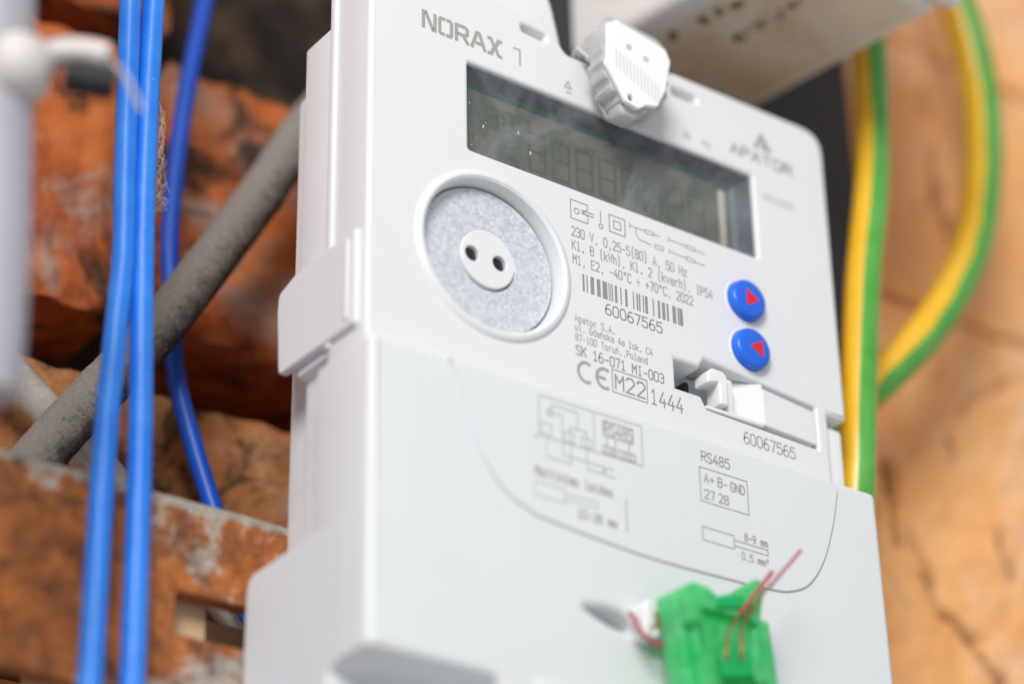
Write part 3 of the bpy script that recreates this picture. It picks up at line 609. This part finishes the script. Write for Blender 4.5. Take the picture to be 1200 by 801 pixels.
# print on the cover
Y1 = -5.29
WD = [[(6, -39.4), (6, -31), (30.6, -30.7), (30.5, -39.2), (6.0, -39.4)], [(8.9, -33.4), (8.9, -32.3), (15.1, -32.2), (15.1, -35.5)], [(7.7, -34.0), (11.4, -33.8), (11.4, -42), (23.4, -42)],
      [(13.2, -38.8), (13.2, -35.8), (17.1, -35.7), (17.1, -43.5), (23.5, -43.6)], [(13.3, -39.5), (13.3, -43.4), (7.3, -43.4)], [(7.6, -40), (7.6, -42)], [(21.1, -42), (21.1, -43.5)], rect(20.8, 21.4, -43.0, -42.5)]
ribbons('wiring_diagram', WD, .28, Y1, 'pale_ink', cover)
ribbons('wiring_diagram', [rect(6.4, 8.8, -38.9, -36.6), rect(11.9, 14.2, -39, -37), rect(15.9, 18.2, -39, -37), arc(8.6, -34, .7, 0, 360, 14), [(19.0, -31), (19.0, -38.9)]], .26, Y1, 'pale_ink', cover)
ribbons('wiring_diagram', [rect(21.2, 28.4, -35.2, -32.0), [(22, -35.2), (22, -37.4)], [(24, -35.2), (24, -37.4)], [(27.3, -35.2), (27.3, -37.4)], rect(20.9, 24.0, -39.0, -37.4), rect(24.8, 28.8, -39, -37.4)], .24, Y1, 'faded_ink', cover)
text('RS485', 21.6, 28.1, -34.8, 2.4, cover, y=Y1, w=.3, mat='faded_ink')
text('AB', 21.3, 23.7, -38.8, 1.1, cover, y=Y1, mat='faded_ink'); text('GND', 25.6, 28.4, -38.8, 1.1, cover, y=Y1, mat='faded_ink')
text('N', 4.9, 5.6, -40.4, 1.2, cover, y=Y1, mat='pale_ink'); text('L', 4.9, 5.6, -42, 1.2, cover, y=Y1, mat='pale_ink')
text('Maitinimo laidas', 4.9, 22.8, -47.8, 1.9, cover, y=Y1, w=.3, mat='faded_ink')
ribbons('strip_diagram', [rect(4.7, 11.6, -52.0, -49.2), rect(11.6, 19.2, -51.1, -49.9)], .24, Y1, 'pale_ink', cover)
text('22-28 mm', 14.6, 23.6, -54.0, 1.7, cover, y=Y1, w=.28, mat='faded_ink')
text('RS485', 45.4, 52.5, -33.9, 2.1, cover, y=Y1, w=.26)
ribbons('terminal_frame', [rect(44.7, 56.8, -42.7, -35.4)], .2, Y1, 'print_ink', cover)
text('A+', 45.8, 48.3, -38.4, 1.9, cover, y=Y1, w=.24); text('B-', 49.3, 51.6, -38.5, 1.9, cover, y=Y1, w=.24); text('GND', 52.5, 56.0, -38.6, 1.9, cover, y=Y1, w=.24)
text('27', 45.7, 48.2, -41.9, 1.9, cover, y=Y1, w=.24); text('28', 49.3, 51.7, -41.9, 1.9, cover, y=Y1, w=.24)
ribbons('strip_diagram', [rect(44.6, 52.5, -51.0, -48.2), rect(52.5, 61.1, -50.3, -49.1)], .2, Y1, 'print_ink', cover)
text('8-9 mm', 55.3, 61.1, -48.5, 1.5, cover, y=Y1, w=.22); text('0,5 mm\u00b2', 54.3, 61.2, -52.7, 1.5, cover, y=Y1, w=.22)
ribbons('red_scuff', [[(26.1, -47.5), (26.0, -50.5), (26.1, -54.0)]], .35, Y1, 'pale_ink', cover)

# ------------------------------------------------------------------ clear seal on the top edge
seal = empty('clear_seal', (31, -2, 39), 'clear plastic security seal with white face hooked on the top of the meter', 'seal')
fo = [(22.3, 58.3, .8), (24.7, 60.0, .8), (37.6, 57.7, 1.6), (38.8, 54.9, 1.2), (37.0, 46.8, 2), (34.6, 42.0, 1), (31.6, 41.2, .6), (29.6, 39.6, 1.2), (26.2, 40.2, 1.2), (24.0, 44.0, .8), (21.4, 48.0, .8), (22.0, 50.5, .4)]
face = plate('seal_face', rpoly(fo), [circ(27.6, 41.6, .75, 18)], -10.4, -9.2, 0.35, 'white_label', seal)
ribbons('seal_code', [[(24.2+i*.9, 52.5-i*.42), (24.2+i*.9, 47.8-i*.42)] for i in range(13)], .16, -10.42, 'pale_ink', face)
ribbons('seal_dots', [arc(27.6, 54.2, .45, 0, 360, 12), arc(32.0, 52.9, .45, 0, 360, 12)], .5, -10.43, 'pale_ink', face)
body = []
for k in range(72):
    a = 2*math.pi*k/72; r = 8.6+(0.45 if k % 4 < 2 else -0.2); body.append((30.2+r*0.98*math.cos(a), 50.0+r*1.12*math.sin(a)))
plate('seal_body', body, [circ(30.2, 50.2, 5.0, 32)], -9.1, -4.0, 0.4, 'clear_plastic', seal)
plate('seal_back', rpoly([(24, 44, 2), (27.0, 39.5, 1.5), (33, 40.5, 1.5), (40.5, 47, 2), (43.5, 63.5, 1.5), (41, 65.5, 1.2), (27.6, 67, 1.5), (24, 62, 2)]), [], -3.7, -2.6, 0.4, 'clear_plastic', seal)
box('seal_hinge', 23.0, 25.6, -9, -1.2, 54, 60, 'clear_plastic', seal, 0.6)
plate('seal_tongue', rpoly([(25.6, 44, .5), (26.6, 38.6, 1.6), (30.4, 38.4, 1.8), (33.5, 42, 1)]), [], -8.4, -3.6, 0.9, 'clear_plastic', seal)
box('seal_core', 26.6, 34, -8.2, -4.2, 45.5, 54, 'white_label', seal, 0.8)
tube('seal_wire', [(24.0, -3.8, 52), (21.8, -2.5, 55), (22.0, 0.5, 58), (24, 4, 57), (27, 6, 52)], .35, 'clear_plastic', seal, 6, 8)

# ------------------------------------------------------------------ green seal hanging in front of the cover
gs_ = empty('green_seal', (38, -13, -90), 'translucent green plastic seal with copper wires on the front of the terminal cover', 'seal')
go = rpoly([(27.4, -69.6, 1), (32.6, -66.3, 1.2), (36.2, -66.6, .8), (38.4, -67.9, .8), (43.4, -65.6, .8), (48.3, -61.9, 1), (50.2, -62.6, .6), (48.6, -70.2, .4), (50.6, -70.2, .6), (53.2, -95, 1.5), (31.2, -95, 1.5), (28.4, -76, 1)])
gb = plate('seal_shell', go, [], -16.0, -10.6, 0.7, 'green_plastic', gs_)
plate('seal_shelf', rpoly([(30.2, -71.2, 1), (46.2, -68.0, 1), (46.6, -72, .5), (45.6, -95, .5), (32.6, -95, .5)]), [], -17.6, -16.1, 0.5, 'green_plastic', gs_)
plate('wire_chamber', rpoly([(36.0, -79.6, 1), (43.2, -77.6, 1), (43.6, -83.4, 1), (36.6, -85.4, 1)]), [], -18.6, -17.0, 0.4, 'deep_green_plastic', gs_)
plate('seal_window', circ(45.4, -81.5, 1.5, 28, 2.8), [], -18.2, -17.2, 0.3, 'green_plastic', gs_)
plate('seal_rotor', circ(40.2, -92, 4.6, 40), [circ(40.2, -92, 2.6, 28)], -19.0, -17.3, 0.4, 'deep_green_plastic', gs_)
plate('embossed_bar', rpoly([(35.8, -69.4, .4), (43.0, -67.6, .4), (43.0, -70.0, .4), (35.9, -71.6, .4)]), [], -18.1, -17.5, 0.2, 'deep_green_plastic', gs_)
box('seal_rib', 28.6, 31.4, -19.2, -14, -76, -70.5, 'green_plastic', gs_, 0.7)
for pts, m in (([(36.6, -18.9, -82.2), (36.7, -19.3, -80.2), (38.0, -18.6, -76.0), (44.5, -18.3, -67.8), (50.2, -18, -61.1)], 0), ([(40.4, -18.9, -81.4), (40.3, -19.3, -79.0), (41.5, -18.6, -74.3), (46.6, -18.2, -67.2), (52.4, -18, -60.8), (57.8, -18, -54.8)], 1)):
    L = len(pts)
    tube('copper_wire', pts[:L-1], .26, 'copper', gs_, 8, 8)
    tube('wire_sheath', [tuple(Vector(pts[-3]).lerp(Vector(pts[-2]), .5)), pts[-2], pts[-1]], .44, 'red_sheath' if m == 0 else 'pale_red_sheath', gs_, 6, 10)
tube('wire_loop', [(24.9, -6.5, -71.2), (24.2, -8.8, -73.4), (24.8, -9.6, -76.0), (27.3, -10.0, -77.6), (30.9, -11, -77.8)], .48, 'red_sheath', gs_, 8, 10)
for j in range(3):
    tube('copper_wire', [(28.6, -8.8, -71+j*-1.2), (30.0, -11.5, -73.5-j*1.1), (31.5, -13.2, -75.0-j)], .4, 'copper', gs_, 6, 8)

# ------------------------------------------------------------------ box above
jb = empty('junction_box', (82, 20, 90), 'yellowed white plastic box hanging above the meter, underside in view', 'box')
JR = ((104, 5, 90), math.radians(9.3))
box('box_shell', 58.0, 105, -24, 54, 89.6, 175, 'yellowed_plastic', jb, 4.0, 4, JR)
box('box_lid', 57.6, 105.8, -28.5, -24.3, 89.4, 175, 'white_plastic', jb, 1.4, 3, JR)
ca, sa = math.cos(JR[1]), math.sin(JR[1])
plate('underside_plate', rpoly([(64.5, -19.5, 2), (100.8, -19.5, 2), (100.8, 49, 2), (64.5, 49, 2)]), [], 0, 1, 0.3, 'stained_plastic', jb)
up_ = jb.children[-1]
def under(lx, ly, z): lx -= 104; ly -= 5; return Vector((104+lx*ca-ly*sa, 5+lx*sa+ly*ca, z))*MM
for v in up_.data.vertices: v.co = under(v.co.x/MM, v.co.z/MM, 89.0+v.co.y/MM)
for row, lx, ys in ((0, 67.5, (24, 16.5, 11.5, 6, 1)), (1, 78.5, (14, 10, 6.5, 2, -3))):
    bv = []; bf = []
    for ly in ys:
        for q in range(3):
            ox, oy = lx+random.uniform(-1.4, 1.4), ly+random.uniform(-1.4, 1.4); r0 = random.uniform(.7, 1.5)*(1 if row == 0 else .8); b = len(bv)
            for a in range(9):
                rr = r0*random.uniform(.6, 1.3); bv.append(under(ox+rr*math.cos(a*.698), oy+rr*math.sin(a*.698), 88.94-.01*q)/MM)
            bf.append(tuple(range(b, b+9)))
    link_mesh('stain_row', bv, bf, 'aged_lettering', jb, 0)
tag(box('shadow_board', 40, 140.5, 39.2, 44.2, 36, 230, 'shadow_dark', None, 1.0), 'dark board added as the shadow behind the upper right of the meter', 'board')  # added dark sheet standing in for the soft shadow behind the meter

# ------------------------------------------------------------------ cables
def earth_wire(pts, r, label, side):
    path = spline(pts, 14); v, f = tube_geo(path, r, 56)
    mi = []; n = 56; N0 = Vector((0.517, 0.707, 0.483))
    for q in f:
        if len(q) > 4: mi.append(0); continue
        i = q[0]//n; c = (v[q[0]]+v[q[1]]+v[q[2]]+v[q[3]])/4; j = min(i, len(path)-2); t = (path[j+1]-path[j]).normalized()
        pc = (path[j]+path[j+1])/2; nn = (c-pc).normalized(); sd_ = t.cross(N0).normalized(); bk = sd_.cross(t)
        a = math.degrees(math.atan2(nn.dot(sd_), -nn.dot(N0)))
        mi.append(1 if side[0] < a < side[1] else 0)
    return tag(link_mesh('earth_wire', v, f, ['yellow_sheath', 'green_sheath'], None, 60, mi), label, 'wire', 'striped earth wires')
earth_wire([(122, 13, 160), (120, 11, 125), (118.9, 10, 101), (115.6, 9.6, 66.5), (109.0, 9.4, 34.5), (104.4, 9.4, 5), (101.2, 9.6, -20), (100, 17, -60), (98.5, 24, -118)], 4.1, 'yellow and green earth wire running straight down the right side of the meter', (-12, 66))
earth_wire([(152, 22, 205), (159.4, 22, 160), (166.0, 22, 141), (170.0, 22, 118), (167.5, 22, 91.8), (159.8, 22, 66.7), (144.1, 22, 41.3), (123.7, 22, 19.2), (111, 22.5, 8), (98, 24, -4)], 4.8, 'thick yellow and green earth wire bowing outward in a loop against the orange bricks', (-8, 80))
tag(tube('blue_wire', [(-70, 28, 140), (-67.0, 31, 90), (-64.5, 34, 54.8), (-63.1, 34, 14.7), (-62.3, 34, -4.2), (-62.9, 34, -22.9), (-63.5, 34, -47.8), (-63.2, 34, -90.6), (-63, 34, -130)], 2.22, 'blue_sheath', None, 10, 20, 0.035, 4), 'bright blue wire, the left one of the close pair hanging before the rail', 'wire', 'blue wires')
tag(tube('blue_wire', [(-60, 28, 140), (-59.6, 31, 90), (-59.3, 34, 57), (-58.9, 34, 16.2), (-57.9, 34, -10.3), (-56.2, 34, -45.9), (-55.1, 34, -88.9), (-55, 34, -130)], 2.28, 'blue_sheath', None, 10, 20, 0.035, 8), 'bright blue wire, the right one of the close pair hanging before the rail', 'wire', 'blue wires')
tag(tube('blue_wire', [(-12, 82, 150), (-20, 82, 118), (-22.3, 82, 101.7), (-26.3, 82, 69.5), (-27.9, 82, 39.8), (-27.1, 82, 25), (-24.6, 82, 2.9), (-20.7, 80, -13.4), (-16.8, 78, -27), (-10.5, 74, -49.5), (-8, 66, -58), (2, 62, -62)], 2.05, 'deep_blue_sheath', None, 10, 20), 'deep blue wire curving behind the thick grey cable, away from the other two', 'wire', 'blue wires')
tag(tube('grey_cable', [(60, 78, 150), (30, 76, 115), (1.5, 72, 72), (-13.0, 71, 44.6), (-34.2, 71, 7.0), (-50.2, 71, -16.7), (-58.6, 71, -29.6), (-85, 70, -72), (-110, 70, -110)], 5.1, 'dusty_cable_shaded', None, 14, 28, 0.05, 3), 'thick dusty grey cable running diagonally down behind the blue wires', 'cable')
tag(tube('pale_conduit', [(-95, 83, 17), (-64.8, 83, -5.2), (-48, 83, -17.5), (-20, 83, -38), (0, 83, -53)], 3.9, 'pale_conduit_plastic', None, 8, 24), 'pale conduit crossing behind the dusty grey cable at the left edge', 'conduit')

# foreground conduit stub with its fitting
fc = empty('conduit_fitting', (-105, -10, -66), 'blurred lilac conduit with pale knob and black plug close at the left edge', 'fitting')
PIPE = [(-121, -26, 220), (-118, -22, 70), (-114.5, -17, 25), (-112.5, -13.9, 5.4), (-109, -9.5, -18), (-106.5, -7.5, -40), (-105.1, -6.6, -54.6), (-104.5, -6.2, -64)]
KNOB = (-108.3, -15.4, -8.0)
ARM = [(-107, -14, -5), (-104.7, -13.9, -3.6), (-100.8, -17.0, -2.5), (-97.3, -19.4, -2.7), (-94.6, -21.0, -3.5)]
PLUG = [(-100.8, -18.6, -8.2), (-97.2, -20.8, -9.0), (-93.8, -22.7, -9.4)]
STRAND = [(-94.8, -21.2, -4.0), (-92.4, -21.5, -5.4), (-90.0, -21.3, -8.0), (-87.6, -20.7, -11.3)]
tube('conduit_pipe', PIPE, lambda t: 6.6-1.4*max(0, t-.7)/.3, 'lilac_plastic', fc, 8, 24)
lathe('knob', [(0.01, 6.4), (2.8, 5.8), (5.2, 4.0), (6.2, 0.6), (5.4, -3.0), (3.4, -5.2), (0.01, -6.0)], KNOB, 'cream_cap', fc, 32, 'Z')
tube('arm', ARM, 2.5, 'cream_cap', fc, 6, 20)
tube('black_plug', PLUG, 2.9, 'black_rubber', fc, 6, 20)
tube('loose_strand', STRAND, .45, 'cream_cap', fc, 8, 8)

# dust threads
def threads(name, label, strands, r):
    V = []; F = []
    for s in strands:
        v, f = tube_geo(spline(s, 5), r, 4); b = len(V); V += v; F += [tuple(i+b for i in q) for q in f]
    return tag(link_mesh(name, V, F, 'cobweb', None, 0), label, 'cobweb', None, 'stuff')
st = []
for k in range(34):
    z = 32-k*0.62+random.uniform(-1, 1); x = -56.9+random.uniform(0, .8); w = 0.4+2.3*max(0, (k-14)/20)*random.random()
    st.append([(x-1.0, 33.5, z), (x+w*.6, 33+random.uniform(-1, 1), z-random.uniform(.5, 2)), (x+w, 33.2+random.uniform(-1, 1), z-random.uniform(1, 4)), (x-.4, 33.4, z-random.uniform(3, 7))])
st.append([(-56.9, 33.5, 33), (-56.2, 33, 27), (-55.8, 33, 20), (-54.6, 33, 14), (-53.6, 33, 12.5)])
threads('dust_threads', 'brown dust threads clinging to the right blue wire', st, 0.045)
threads('cobweb_strand', 'single fine cobweb strand below the looped earth wire', [[(138, 25, 38), (131, 24, 27), (124, 22, 12), (120, 20, 2)]], 0.09)
